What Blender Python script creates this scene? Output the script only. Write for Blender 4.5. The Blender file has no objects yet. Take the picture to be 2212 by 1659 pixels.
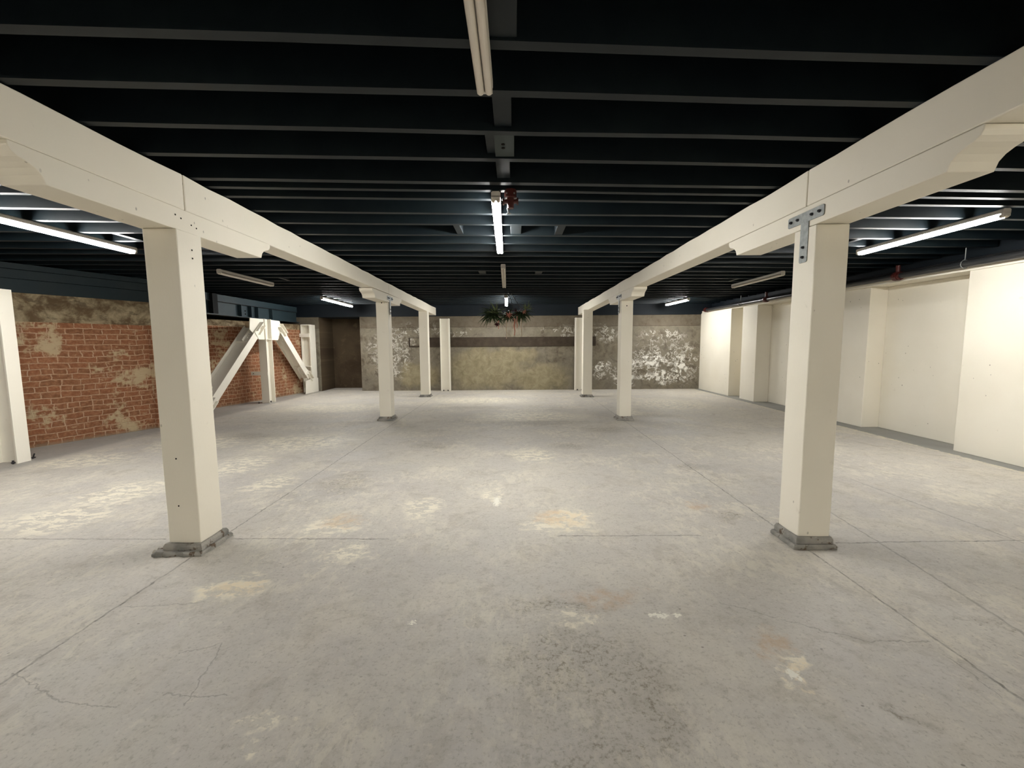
import bpy, bmesh, math, random
from mathutils import Vector, Matrix, Quaternion
random.seed(7)
C = bpy.context.scene.collection
V = Vector
# ---------------------------------------------------------------- helpers
def link(o, parent=None):
    C.objects.link(o)
    if parent is not None:
        o.parent = parent
        o.matrix_parent_inverse = Matrix.Translation(-parent.location) if parent.type == 'EMPTY' and parent.parent is None and not any(parent.rotation_euler) else Matrix()
    return o
def obj(name, bm, m, parent=None, bevel=0, smooth=False):
    me = bpy.data.meshes.new(name)
    bmesh.ops.recalc_face_normals(bm, faces=bm.faces[:])
    bm.to_mesh(me); bm.free()
    if smooth:
        for p in me.polygons: p.use_smooth = True
    for mm in (m if isinstance(m, (list, tuple)) else [m]): me.materials.append(mm)
    o = bpy.data.objects.new(name, me)
    link(o, parent)
    if bevel:
        b = o.modifiers.new('bevel', 'BEVEL'); b.width = bevel; b.segments = 2; b.limit_method = 'ANGLE'
    return o
def tag(o, label, cat, group=None):
    o['label'] = label; o['category'] = cat
    if group: o['group'] = group
    return o
def thing(name, label, cat, loc=(0, 0, 0), group=None):
    o = bpy.data.objects.new(name, None); o.location = loc; C.objects.link(o)
    o.empty_display_size = .1
    return tag(o, label, cat, group)
def struct(o):
    o['kind'] = 'structure'; return o
def box(bm, x0, x1, y0, y1, z0, z1, mi=0):
    vs = [bm.verts.new((x, y, z)) for z in (z0, z1) for x, y in ((x0, y0), (x1, y0), (x1, y1), (x0, y1))]
    fs = [(3, 2, 1, 0), (4, 5, 6, 7), (0, 1, 5, 4), (1, 2, 6, 5), (2, 3, 7, 6), (3, 0, 4, 7)]
    for f in fs:
        fa = bm.faces.new([vs[i] for i in f]); fa.material_index = mi
    return vs
def hexa(bm, pts):
    vs = [bm.verts.new(p) for p in pts]
    for f in [(3, 2, 1, 0), (4, 5, 6, 7), (0, 1, 5, 4), (1, 2, 6, 5), (2, 3, 7, 6), (3, 0, 4, 7)]:
        bm.faces.new([vs[i] for i in f])
def prism(bm, prof, P0, P1, U, W):
    """extrude 2d profile (u,w) from P0 to P1"""
    P0, P1, U, W = V(P0), V(P1), V(U).normalized(), V(W).normalized()
    a = [bm.verts.new(P0 + U*u + W*w) for u, w in prof]
    b = [bm.verts.new(P1 + U*u + W*w) for u, w in prof]
    n = len(prof)
    for i in range(n):
        j = (i+1) % n
        bm.faces.new((a[i], a[j], b[j], b[i]))
    bm.faces.new(a[::-1]); bm.faces.new(b)
def cyl(bm, P0, P1, r0, r1=None, seg=16):
    P0, P1 = V(P0), V(P1); d = (P1-P0).normalized()
    r1 = r0 if r1 is None else r1
    u = d.orthogonal().normalized(); w = d.cross(u)
    A = []; B = []
    for i in range(seg):
        t = 2*math.pi*i/seg; k = u*math.cos(t)+w*math.sin(t)
        A.append(bm.verts.new(P0+k*r0)); B.append(bm.verts.new(P1+k*r1))
    for i in range(seg):
        j = (i+1) % seg; bm.faces.new((A[i], A[j], B[j], B[i]))
    bm.faces.new(A[::-1]); bm.faces.new(B)
def tube(bm, pts, r, seg=8):
    for a, b in zip(pts[:-1], pts[1:]): cyl(bm, a, b, r, r, seg)
def dome(bm, c, d, r, seg=12):
    c, d = V(c), V(d).normalized(); u = d.orthogonal().normalized(); w = d.cross(u)
    prev = None
    for k in range(4):
        a = k/4*math.pi/2; ring = [bm.verts.new(c+(u*math.cos(2*math.pi*i/seg)+w*math.sin(2*math.pi*i/seg))*r*math.cos(a)+d*r*math.sin(a)) for i in range(seg)]
        if prev:
            for i in range(seg): j = (i+1) % seg; bm.faces.new((prev[i], prev[j], ring[j], ring[i]))
        prev = ring
    t = bm.verts.new(c+d*r)
    for i in range(seg): bm.faces.new((prev[i], prev[(i+1) % seg], t))
# ---------------------------------------------------------------- materials
def srgb(r, g, b):
    f = lambda c: (c/255/12.92) if c/255 <= .04045 else ((c/255+.055)/1.055)**2.4
    return (f(r), f(g), f(b), 1)
class M:
    def __init__(s, name, rough=.6, spec=.4):
        s.m = bpy.data.materials.new(name); s.m.use_nodes = True
        s.t = s.m.node_tree; s.bs = s.t.nodes['Principled BSDF']
        s.bs.inputs['Roughness'].default_value = rough
        s.bs.inputs['Specular IOR Level'].default_value = spec
    def put(s, sock, v):
        if v is None: return
        if hasattr(v, 'is_output') or isinstance(v, bpy.types.NodeSocket): s.t.links.new(v, sock)
        else: sock.default_value = v
    def n(s, typ, ins=(), out=0, **kw):
        nd = s.t.nodes.new(typ)
        for k, v in kw.items(): setattr(nd, k, v)
        for i, v in (ins.items() if isinstance(ins, dict) else enumerate(ins)): s.put(nd.inputs[i], v)
        return nd.outputs[out]
    def ma(s, op, a, b=None, c=None, clamp=False): return s.n('ShaderNodeMath', [a, b, c], operation=op, use_clamp=clamp)
    def vm(s, op, a, b=None, out=0): return s.n('ShaderNodeVectorMath', [a, b], out=out, operation=op)
    def coord(s, which='Object'): return s.n('ShaderNodeTexCoord', out=which)
    def map(s, v, scale=(1, 1, 1), loc=(0, 0, 0)): return s.n('ShaderNodeMapping', {'Vector': v, 'Scale': scale, 'Location': loc})
    def noise(s, v, scale, detail=4, rough=.5, dist=0, out=0):
        return s.n('ShaderNodeTexNoise', {'Vector': v, 'Scale': scale, 'Detail': detail, 'Roughness': rough, 'Distortion': dist}, out=out)
    def voro(s, v, scale, feature='F1', out=0): return s.n('ShaderNodeTexVoronoi', {'Vector': v, 'Scale': scale}, out=out, feature=feature)
    def ss(s, x, a, b, c=0., d=1.): return s.n('ShaderNodeMapRange', {'Value': x, 'From Min': a, 'From Max': b, 'To Min': c, 'To Max': d}, interpolation_type='SMOOTHSTEP')
    def mix(s, f, a, b, mode='MIX'):
        nd = s.t.nodes.new('ShaderNodeMix'); nd.data_type = 'RGBA'; nd.blend_type = mode; nd.clamp_factor = True
        s.put(nd.inputs[0], f); s.put(nd.inputs[6], a); s.put(nd.inputs[7], b); return nd.outputs[2]
    def color(s, c): s.put(s.bs.inputs['Base Color'], c)
    def rough(s, c): s.put(s.bs.inputs['Roughness'], c)
    def bump(s, h, strength=.3, dist=.01):
        o = s.n('ShaderNodeBump', {'Strength': strength, 'Distance': dist, 'Height': h}); s.t.links.new(o, s.bs.inputs['Normal'])

def cream_paint(name, base, scuff=.5, specks=True, ragged=False):
    k = M(name, .55, .35)
    c = k.coord('Object')
    n1 = k.noise(c, 1.3, 3); n2 = k.noise(c, 9, 5, .6)
    col = k.mix(k.ss(n1, .3, .7, 0, .5), srgb(*base), srgb(base[0]-9, base[1]-10, base[2]-13))
    col = k.mix(k.ss(n2, .66, .8, 0, .25), col, srgb(150, 138, 112))
    if specks:
        sp = k.voro(k.map(c, (1, 1, .6)), 11)
        gate = k.ss(k.noise(c, 1.7, 2), .5, .62)
        sp = k.ma('MULTIPLY', k.ss(sp, .05, .09, 1, 0), gate)
        col = k.mix(k.ma('MULTIPLY', sp, scuff), col, srgb(78, 66, 48))
    g = k.noise(k.map(c, (6, 6, 1)), 14, 5, .65)
    k.color(col)
    k.bump(k.ma('ADD', k.ma('MULTIPLY', g, .6), n2), .25, .004)
    return k.m
CREAM = cream_paint('cream_paint_timber', (238, 232, 217))
CREAMW = cream_paint('cream_paint_wall', (238, 232, 217), .75)
CREAMS = cream_paint('cream_paint_steel', (240, 235, 222), 0, False)

def simple(name, col, rough=.5, spec=.4, metal=0, noise=0, nscale=8, col2=None):
    k = M(name, rough, spec); k.bs.inputs['Metallic'].default_value = metal
    if noise:
        nz = k.noise(k.coord(), nscale, 4, .6)
        k.color(k.mix(k.ss(nz, .35, .7, 0, noise), srgb(*col), srgb(*(col2 or tuple(min(255, int(c*1.5)) for c in col)))))
    else: k.color(srgb(*col))
    return k.m
DARK = simple('black_blue_joist_paint', (12, 21, 26), .5, .22, 0, .8, 5, (20, 29, 32))
DECK = simple('black_ceiling_boards', (9, 13, 16), .7, .2, 0, .6, 3, (17, 18, 19))
TEAL = simple('dark_teal_steel_paint', (38, 54, 61), .55, .35, 0, .6, 3, (48, 62, 66))
TEALB = simple('dark_teal_board_paint', (28, 40, 45), .65, .3, 0, .7, 2.5, (34, 42, 44))
NAVY = simple('dark_navy_rim_paint', (15, 23, 30), .65, .25, 0, .5, 3, (22, 28, 32))
GALV = simple('galvanised_steel', (146, 149, 147), .5, .5, .45, .7, 30, (112, 116, 115))
BOLT = simple('dark_bolt_steel', (70, 70, 74), .35, .5, .8)
HOLE = simple('dark_hole', (22, 18, 14), .9, .1)
WHITE = simple('white_enamel', (205, 200, 192), .4, .4)
TUBEOFF = simple('unlit_tube_glass', (222, 214, 202), .25, .5)
CAPM = simple('tube_cap_metal', (190, 180, 165), .35, .5, .5)
PIPE = simple('black_pipe_paint', (36, 38, 40), .3, .5, 0, .5, 6, (52, 50, 48))
REDP = simple('dark_red_fitting_paint', (78, 30, 26), .35, .5, 0, .6, 20, (46, 22, 20))
BROWN = simple('dark_stained_plank', (54, 45, 36), .75, .25, 0, .8, 5, (72, 62, 50))
KHOUSE = M('lit_tube_glass'); KHOUSE.color((1, .95, .85, 1))
KHOUSE.put(KHOUSE.bs.inputs['Emission Color'], (1.0, .99, .96, 1)); KHOUSE.put(KHOUSE.bs.inputs['Emission Strength'], 156.0)
LIT = KHOUSE.m

# footing: grey painted with chipped wood / concrete
k = M('grey_footing_paint', .75, .2); c = k.coord()
n1 = k.noise(c, 16, 5, .6); n2 = k.noise(c, 5, 3)
col = k.mix(k.ss(n2, .4, .62), srgb(160, 156, 148), srgb(122, 121, 116))
col = k.mix(k.ss(n1, .56, .64, 0, .85), col, srgb(84, 64, 44))
k.color(col); k.bump(n1, .8, .02); FOOT = k.m

# brick (uv in metres)
k = M('old_red_brick', .85, .15); uv = k.coord('UV')
w1 = k.noise(uv, 9, 3, out=1); w2 = k.noise(uv, 2.2, 2, out=1)
off = k.vm('ADD', k.vm('MULTIPLY', k.vm('SUBTRACT', w1, (.5, .5, .5)), (.05, .030, 0)), k.vm('MULTIPLY', k.vm('SUBTRACT', w2, (.5, .5, .5)), (.11, .08, 0)))
vec = k.vm('ADD', uv, off)
br = k.t.nodes.new('ShaderNodeTexBrick'); k.t.links.new(vec, br.inputs['Vector'])
br.inputs['Scale'].default_value = 1; br.inputs['Mortar Size'].default_value = .0105; br.inputs['Mortar Smooth'].default_value = .55
br.inputs['Brick Width'].default_value = .235; br.inputs['Row Height'].default_value = .0925; br.inputs['Bias'].default_value = 0
br.offset = .5; br.squash = .62; br.squash_frequency = 3
br.inputs['Color1'].default_value = srgb(140, 90, 62); br.inputs['Color2'].default_value = srgb(118, 78, 52)
br.inputs['Mortar'].default_value = srgb(190, 158, 132)
n1 = k.noise(uv, 14, 5, .65); n2 = k.noise(uv, 1.5, 4, .6); n3 = k.noise(uv, 38, 3, .6)
col = k.mix(k.ss(n1, .35, .72, 0, .7), br.outputs[0], srgb(168, 124, 94))
col = k.mix(k.ss(n3, .3, .7, .3, 0), col, srgb(88, 56, 36))
pl = k.ss(k.ma('ADD', n2, k.ma('MULTIPLY', n1, .35)), .72, .82)
col = k.mix(k.ma('MULTIPLY', pl, .85), col, srgb(184, 166, 134))
sep = k.n('ShaderNodeSeparateXYZ', [uv], out=1)
col = k.mix(k.ma('MULTIPLY', k.ss(k.ma('ADD', sep, k.ma('MULTIPLY', n1, .12)), .03, .13, 1, 0), .7), col, srgb(150, 140, 120))
k.color(col)
h = k.ma('ADD', k.ma('MULTIPLY', k.ma('SUBTRACT', 1, br.outputs[1]), 1.), k.ma('MULTIPLY', n1, .5))
k.bump(k.ma('MULTIPLY', h, 1), .7, .012); BRICK = k.m

# concrete band over the brick
k = M('mottled_concrete_band', .9, .1); uv = k.coord('UV')
n1 = k.noise(uv, 4, 7, .68, .35); n2 = k.noise(k.map(uv, (.6, 1.6, 1)), 6, 6, .65, .2)
col = k.mix(k.ss(n1, .38, .66), srgb(92, 76, 56), srgb(156, 142, 116))
col = k.mix(k.ss(n2, .56, .64, 0, .7), col, srgb(86, 74, 58))
k.color(col); k.bump(n1, .6, .02); BAND = k.m

# back concrete wall with efflorescence (object coords = world)
def concrete_back(name, dark=False):
    k = M(name, .88, .15); c = k.coord('Object')
    p = k.map(c, (1, 0, 1))
    n1 = k.noise(p, .9, 5, .6, .4); n2 = k.noise(p, 4.5, 6, .65, .6); n3 = k.noise(p, 22, 4, .6)
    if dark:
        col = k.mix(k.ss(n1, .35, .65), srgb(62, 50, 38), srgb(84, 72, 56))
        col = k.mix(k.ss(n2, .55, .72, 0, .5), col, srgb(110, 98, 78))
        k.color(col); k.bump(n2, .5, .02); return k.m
    def ell(lst):
        d = None
        wp = k.vm('ADD', c, k.vm('MULTIPLY', k.vm('SUBTRACT', k.noise(p, 2.5, 3, out=1), (.5, .5, .5)), (.7, 0, .7)))
        for x, z, rx, rz in lst:
            e = k.vm('LENGTH', k.vm('MULTIPLY', k.vm('SUBTRACT', wp, (x, 0, z)), (1/rx, 0, 1/rz)), out=1)
            d = e if d is None else k.ma('MINIMUM', d, e)
        return k.ss(d, .5, 1.05, 1, 0)
    col = k.mix(k.ss(n2, .3, .7), srgb(98, 90, 76), srgb(134, 126, 110))
    col = k.mix(k.ss(n1, .35, .6, 0, .6), col, srgb(120, 114, 102)); col = k.mix(k.ss(n3, .55, .75, 0, .5), col, srgb(160, 152, 136)); col = k.mix(k.ss(n2, .42, .3, 0, .5), col, srgb(74, 66, 54))
    tan = ell([(-.9, .7, 1.7, .85), (.9, .4, 1.2, .6), (-.2, 1.1, 1.2, .35), (-3.2, .5, .9, .5)])
    col = k.mix(k.ma('MULTIPLY', tan, .75), col, k.mix(k.ss(n2, .3, .75), srgb(136, 126, 98), srgb(164, 154, 124)))
    # vein outlines
    v = k.ma('ABSOLUTE', k.ma('SUBTRACT', n2, .5)); veins = k.ss(v, .010, .036, 1, 0)
    vm_ = ell([(4.8, .9, 1.5, .75), (-4.1, 1.2, .9, 1.0), (5.6, .9, .7, .9), (4.9, 1.75, .9, .28), (-3.0, 2.0, 1.3, .25), (1.6, 1.95, .8, .2), (-1.9, 1.95, .7, .18), (2.9, 1.9, .7, .35), (3.1, .6, .6, .4)])
    col = k.mix(k.ma('MULTIPLY', k.ma('MULTIPLY', veins, k.ma('MULTIPLY', vm_, k.ss(k.noise(p, 3.1, 4, .6), .40, .54))), .95), col, srgb(206, 202, 192))
    n4 = k.noise(p, 6.5, 5, .65, .8)
    w = k.ma('MULTIPLY', ell([(4.3, .95, .8, .17), (4.7, .42, .75, .2), (5.55, .75, .35, .45), (3.7, .35, .4, .2), (2.9, .8, .4, .12), (5.3, .3, .4, .14), (4.9, .9, .5, .15)]), k.ss(n4, .47, .56))
    col = k.mix(w, col, srgb(232, 230, 222))
    w2 = k.ma('MULTIPLY', ell([(-4.3, 1.1, .5, .9), (-3.6, 1.5, .4, .3)]), k.ss(n4, .5, .62))
    col = k.mix(k.ma('MULTIPLY', w2, .6), col, srgb(196, 190, 176))
    # darker above the cold joint, then the joint line
    z = k.n('ShaderNodeSeparateXYZ', [c], out=2)
    zz = k.ma('ADD', z, k.ma('MULTIPLY', k.noise(p, 3, 2), .05))
    up = k.ss(zz, 2.11, 2.14)
    col = k.mix(k.ma('MULTIPLY', up, .55), col, srgb(92, 82, 68))
    jl = k.ss(k.ma('ABSOLUTE', k.ma('SUBTRACT', zz, 2.125)), .004, .014, 1, 0)
    col = k.mix(k.ma('MULTIPLY', jl, .6), col, srgb(70, 62, 52))
    k.color(col)
    k.bump(k.ma('ADD', n2, k.ma('MULTIPLY', n3, .3)), .6, .02); return k.m
BACK = concrete_back('stained_concrete')
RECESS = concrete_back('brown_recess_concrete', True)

# floor
k = M('painted_worn_concrete', .62, .35); c = k.coord('Object')
wv = k.vm('SUBTRACT', k.noise(c, 3.2, 4, .6, out=1), (.5, .5, .5))
ws = k.vm('SUBTRACT', k.noise(c, 14, 3, .6, out=1), (.5, .5, .5))
wp = k.vm('ADD', c, k.vm('ADD', k.vm('MULTIPLY', wv, (.5, .5, 0)), k.vm('MULTIPLY', ws, (.22, .22, 0))))
mid2 = k.noise(c, 30, 5, .75); big = k.noise(c, .35, 4, .55, .3); med = k.noise(c, 1.6, 6, .6, .3); fine = k.noise(c, 11, 6, .7); vf = k.noise(c, 60, 3, .7)
strk = k.noise(k.map(c, (1.8, .9, 1)), 7.5, 8, .74, .4)
strk2 = k.noise(k.map(c, (1.2, 2.2, 1), (7, 3, 0)), 6.0, 8, .74, .3)
col = k.mix(k.ss(big, .36, .64), srgb(184, 179, 172), srgb(197, 191, 180))
col = k.mix(k.ss(med, .42, .66, 0, .6), col, srgb(204, 197, 184))
col = k.mix(k.ss(k.noise(c, 2.7, 7, .72, .8), .5, .68, 0, .5), col, srgb(164, 156, 142))
col = k.mix(k.ss(fine, .5, .72, 0, .55), col, srgb(158, 151, 139))
col = k.mix(k.ss(fine, .44, .3, 0, .5), col, srgb(212, 205, 190))
col = k.mix(k.ss(mid2, .52, .66, 0, .4), col, srgb(150, 143, 131))
col = k.mix(k.ss(mid2, .42, .3, 0, .4), col, srgb(216, 210, 198))
col = k.mix(k.ss(vf, .52, .75, 0, .35), col, srgb(132, 126, 114))
def dist_ell(lst, src):
    d = None
    for x, y, rx, ry in lst:
        e = k.vm('LENGTH', k.vm('MULTIPLY', k.vm('SUBTRACT', src, (x, y, 0)), (1/rx, 1/ry, 0)), out=1)
        d = e if d is None else k.ma('MINIMUM', d, e)
    return d
wear = k.ss(k.ma('ADD', strk, k.ma('MULTIPLY', med, .35)), .69, .76)
sandy = dist_ell([(.46,3.58,.30,.35),(.25,3.49,.24,.21),(1.31,1.85,.08,.10),(-.89,3.87,.22,.29),(-1.84,2.56,.27,.17),(-.2,4.16,.09,.24),(-4.18,4.31,.5,.5),(-5.01,6.6,.8,.72),(-3.57,5.3,.45,.6),(-4.16,3.67,.6,.42),(-5.9,5.6,.6,.5),(.25,5.75,.39,.44),(-1.59,3.48,.32,.2),(-1.28,3.0,.21,.16),(.33,2.24,.16,.08),(-1.03,1.53,.11,.09),(-3.37,6.6,1.0,.75),(-2.75,4.6,.31,.4),(-4.5,10.2,1.6,.8),(.3,8.9,1.4,.7),(2.6,9.3,.35,.5),(-1.0,11.5,1.5,.8),(3.9,10.5,1.2,1.2)], wp)
sm = k.ss(sandy, .35, 1.15, 1, 0)
gate = k.ss(k.ma('ADD', strk2, k.ma('MULTIPLY', fine, .6)), .77, .84)
sw = k.ma('MULTIPLY', sm, gate)
col = k.mix(k.ma('MULTIPLY', wear, k.ss(k.noise(c, .8, 3), .42, .6, .08, .5)), col, srgb(216, 209, 192))
col = k.mix(k.ma('MULTIPLY', sm, .22), col, srgb(206, 199, 180))
col = k.mix(k.ma('MULTIPLY', sw, .85), col, srgb(230, 222, 202))
hot = k.ss(dist_ell([(.46, 3.58, .26, .26), (1.32, 1.82, .07, .08), (-1.8, 2.56, .2, .12)], wp), .3, 1.1, 1, 0)
col = k.mix(k.ma('MULTIPLY', hot, k.ss(fine, .42, .58, .05, .8)), col, srgb(228, 212, 182))
rust = k.ss(dist_ell([(.30,3.66,.20,.19),(1.29,2.0,.12,.11),(1.75,3.87,.11,.15),(-1.51,3.57,.24,.17),(.53,2.45,.3,.15)], wp), .3, 1.1, 1, 0)
col = k.mix(k.ma('MULTIPLY', rust, k.ss(fine, .42, .58, .1, .45)), col, srgb(190, 156, 118))
gr = k.ss(dist_ell([(.32,1.87,.5,.36),(.58,1.75,.2,.42),(1.65,1.59,.09,.05),(1.65,7.45,.49,.33),(.83,6.27,.35,.2),(-1.28,6.33,.36,.24),(2.25,5.15,.29,.17),(-1.89,4.63,.31,.43),(-4.5,7.08,.56,.3),(2.55,2.25,.2,.03),(1.93,3.7,.17,.12),(.3,1.4,.3,.2),(.44,8.16,1.2,.29),(2.95,8.85,.58,.3),(-1.0,10.2,1.0,.3),(.2,2.35,.4,.1)], wp), .25, 1.25, 1, 0)  # dark floor marks; the thin streak at right is a shadow in the colour
gg = k.ss(k.ma('ADD', k.ma('MULTIPLY', k.noise(c, 42, 5, .75), .7), k.ma('MULTIPLY', strk2, .3)), .49, .62)
col = k.mix(k.ma('MULTIPLY', gr, .18), col, srgb(120, 110, 92))
col = k.mix(k.ma('MULTIPLY', k.ma('MULTIPLY', gr, gg), .7), col, srgb(112, 102, 80))
sc = k.ma('MULTIPLY', k.ss(k.voro(k.map(c, (1, 1.6, 1)), 7), .035, .07, 1, 0), k.ss(k.noise(c, 2.3, 2), .45, .6))
col = k.mix(k.ma('MULTIPLY', sc, .65), col, srgb(92, 84, 72))
wh = k.ss(dist_ell([(.92,2.27,.035,.02),(.82,2.27,.08,.03),(1.3,1.84,.04,.05),(-.18,4.03,.04,.2),(-.58,2.21,.03,.02)], k.vm('ADD', c, k.vm('MULTIPLY', k.vm('SUBTRACT', k.noise(c, 45, 3, .6, out=1), (.5, .5, .5)), (.12, .12, 0)))), .5, .8, 1, 0)
col = k.mix(wh, col, srgb(232, 228, 214))
# smoother darker strip along the right wall
xs = k.n('ShaderNodeSeparateXYZ', [c], out=0); ys = k.n('ShaderNodeSeparateXYZ', [c], out=1)
edge = k.ma('ADD', xs, k.ma('MULTIPLY', k.n('ShaderNodeSeparateXYZ', [ws], out=0), .12))
col = k.mix(k.ss(edge, 5.97, 6.0), col, srgb(140, 139, 134))
col = k.mix(k.ma('MULTIPLY', k.ss(k.ma('ABSOLUTE', k.ma('SUBTRACT', edge, 5.97)), .01, .045, 1, 0), k.ss(fine, .4, .55)), col, srgb(206, 198, 176))
col = k.mix(k.ss(k.ma('ADD', edge, k.ma('MULTIPLY', ys, -.0)), -6.3, -6.55, 0, .6), col, srgb(138, 136, 132))
# joints and cracks
def seg(src, lst):
    d = None
    for x0, y0, x1, y1 in lst:
        ab = V((x1-x0, y1-y0)); L2 = ab.length_squared
        pa = k.vm('SUBTRACT', src, (x0, y0, 0))
        t = k.ma('MULTIPLY', k.vm('DOT_PRODUCT', pa, (ab.x/L2, ab.y/L2, 0), out=1), 1, clamp=True)
        sc_ = k.t.nodes.new('ShaderNodeVectorMath'); sc_.operation = 'SCALE'; sc_.inputs[0].default_value = (ab.x, ab.y, 0); k.t.links.new(t, sc_.inputs['Scale'])
        e = k.vm('LENGTH', k.vm('MULTIPLY', k.vm('SUBTRACT', pa, sc_.outputs[0]), (1, 1, 0)), out=1)
        d = e if d is None else k.ma('MINIMUM', d, e)
    return d
jsrc = k.vm('ADD', c, k.vm('MULTIPLY', ws, (.035, .035, 0)))
dj = seg(jsrc, [(-2.39, -4, -2.37, 14), (2.19, -4, 2.19, 14), (-7.5,3.30,-2.82,3.25),(-2.28,3.25,-1.01,3.23),(.34,3.27,1.49,3.27),(2.48,3.13,6,3.2)])
jm = k.ma('MULTIPLY', k.ss(dj, .003, .010, 1, 0), k.ss(fine, .3, .6, 1, .35))
dj2 = seg(jsrc, [(-6.03,8.36,2.01,8.25),(3.79,4.65,3.90,3.05),(3.9,3.05,4.0,1.5),(2.95,4.4,2.69,2.06),(2.69,2.06,2.6,1.2)])
jm2 = k.ma('MULTIPLY', k.ss(dj2, .003, .012, 1, 0), .45)
csrc = k.vm('ADD', c, k.vm('MULTIPLY', ws, (.07, .07, 0)))
dc = seg(csrc, [(-2.41,1.86,-2.04,1.72),(-2.04,1.72,-2.0,1.70),(-2.0,1.70,-1.73,1.66),(-1.57,1.73,-1.29,1.72),(-1.70,1.98,-1.53,2.06),(-2.36,2.36,-1.9,2.41),(1.22,2.39,1.63,2.15),(1.63,2.15,1.85,2.05),(1.85,2.05,2.14,2.05),(2.13,1.94,2.11,1.71),(-1.44,1.68,-1.53,2.06)])
cm = k.ma('MULTIPLY', k.ss(dc, .001, .005, 1, 0), .42)
allj = k.ma('MAXIMUM', k.ma('MAXIMUM', jm, jm2), cm)
col = k.mix(k.ma('MULTIPLY', allj, .8), col, srgb(76, 72, 64))
k.color(col)
k.rough(k.ss(med, .3, .7, .5, .72))
hh = k.ma('SUBTRACT', k.ma('ADD', k.ma('MULTIPLY', fine, .25), k.ma('MULTIPLY', med, .3)), k.ma('MULTIPLY', allj, 1.2))
k.bump(hh, .35, .006); FLOOR = k.m

# ---------------------------------------------------------------- camera
cam = bpy.data.cameras.new('camera'); co = bpy.data.objects.new('camera', cam); C.objects.link(co)
cam.sensor_width = 36; cam.lens = 910/2212*36; cam.clip_start = .02; cam.clip_end = 100
right = V((.99996594, .00442401, -.00696774)); up = V((.00651261, .09566932, .99539187)); fwd = V((-.00507023, .99540334, -.09563725))
m3 = Matrix((right, up, -fwd)).transposed()
co.matrix_world = Matrix.Translation((0, 0, 1.55)) @ m3.to_4x4()
bpy.context.scene.camera = co

# ---------------------------------------------------------------- the room
Y0 = -4.0; YB = 14.05; TOP = 2.79; DECKZ = 3.05
bm = bmesh.new(); box(bm, -8.6, 7.2, Y0-.3, 16, -.2, 0); struct(obj('floor', bm, FLOOR))
bm = bmesh.new(); box(bm, -8.6, 7.2, Y0-.3, 16, DECKZ, DECKZ+.1); struct(obj('ceiling', bm, DECK))

def strip_wall(name, pts, z0s, z1s, m, thick=.3, side=-1, kind=True):
    """wall following a polyline in plan, with uv in metres; extends 'thick' away from the room"""
    bm = bmesh.new(); uvl = bm.loops.layers.uv.new('uv'); s = 0
    for i in range(len(pts)-1):
        a, b = V((*pts[i], 0)), V((*pts[i+1], 0)); L = (b-a).length
        n = V((0, 0, 1)).cross((b-a).normalized())*side
        za0, za1, zb0, zb1 = z0s[i], z1s[i], z0s[i+1], z1s[i+1]
        q = [(a, za0, s), (b, zb0, s+L), (b, zb1, s+L), (a, za1, s)]
        fv = [bm.verts.new((p.x, p.y, z)) for p, z, _ in q]
        bv = [bm.verts.new((p.x+n.x*thick, p.y+n.y*thick, z)) for p, z, _ in q]
        faces = [fv, bv[::-1], [fv[3], fv[2], bv[2], bv[3]], [fv[1], fv[0], bv[0], bv[1]], [fv[0], fv[3], bv[3], bv[0]], [fv[2], fv[1], bv[1], bv[2]]]
        for fi, f in enumerate(faces):
            fa = bm.faces.new(f)
            for lp in fa.loops:
                co_ = lp.vert.co; t = (V((co_.x, co_.y, 0))-a).dot((b-a).normalized())
                d = abs((V((co_.x, co_.y, 0))-a).dot(n))
                lp[uvl].uv = (s+t+d, co_.z + (d if fi == 2 else 0))
        s += L
    o = obj(name, bm, m)
    return struct(o) if kind else o
# plan of the left (brick) wall: a nearer stretch, a return, a farther stretch
LW = [(-9.0, 2.2), (-7.42, 6.32), (-6.79, 7.9), (-6.72, 8.2), (-7.55, 8.25), (-7.50, 10.2), (-7.12, 11.9), (-6.88, 13.6), (-6.88, 14.4)]
zb = [1.93, 1.93, 1.93, 1.93, 2.05, 2.05, 2.04, 2.03, 2.03]
zt = [2.36, 2.36, 2.36, 2.36, 2.20, 2.20, 2.20, 2.20, 2.20]
strip_wall('wall_left', LW, [0]*9, zb, BRICK, .35, 1)
strip_wall('trim_1', [(x-.02, y) for x, y in LW[:4]], zb[:4], zt[:4], BAND, .3, 1)
strip_wall('trim_2', LW[4:], zb[4:], zt[4:], BAND, .3, 1)
# dark teal boards above the nearer stretch
bm = bmesh.new()
for z0, z1, d in ((2.36, 2.56, 0), (2.565, 2.70, .01), (2.705, TOP, .0)):
    prism(bm, [(-d, z0), (-d, z1), (-.2, z1), (-.2, z0)], (-9.0, 2.2, 0), (-6.72, 8.14, 0), (.934, -.357, 0), (0, 0, 1))
struct(obj('trim_3', bm, TEALB, bevel=.004))
bm = bmesh.new(); box(bm, -7.9, -7.62, 8.2, 14.4, 2.2, DECKZ); struct(obj('trim_4', bm, DECK))

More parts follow.
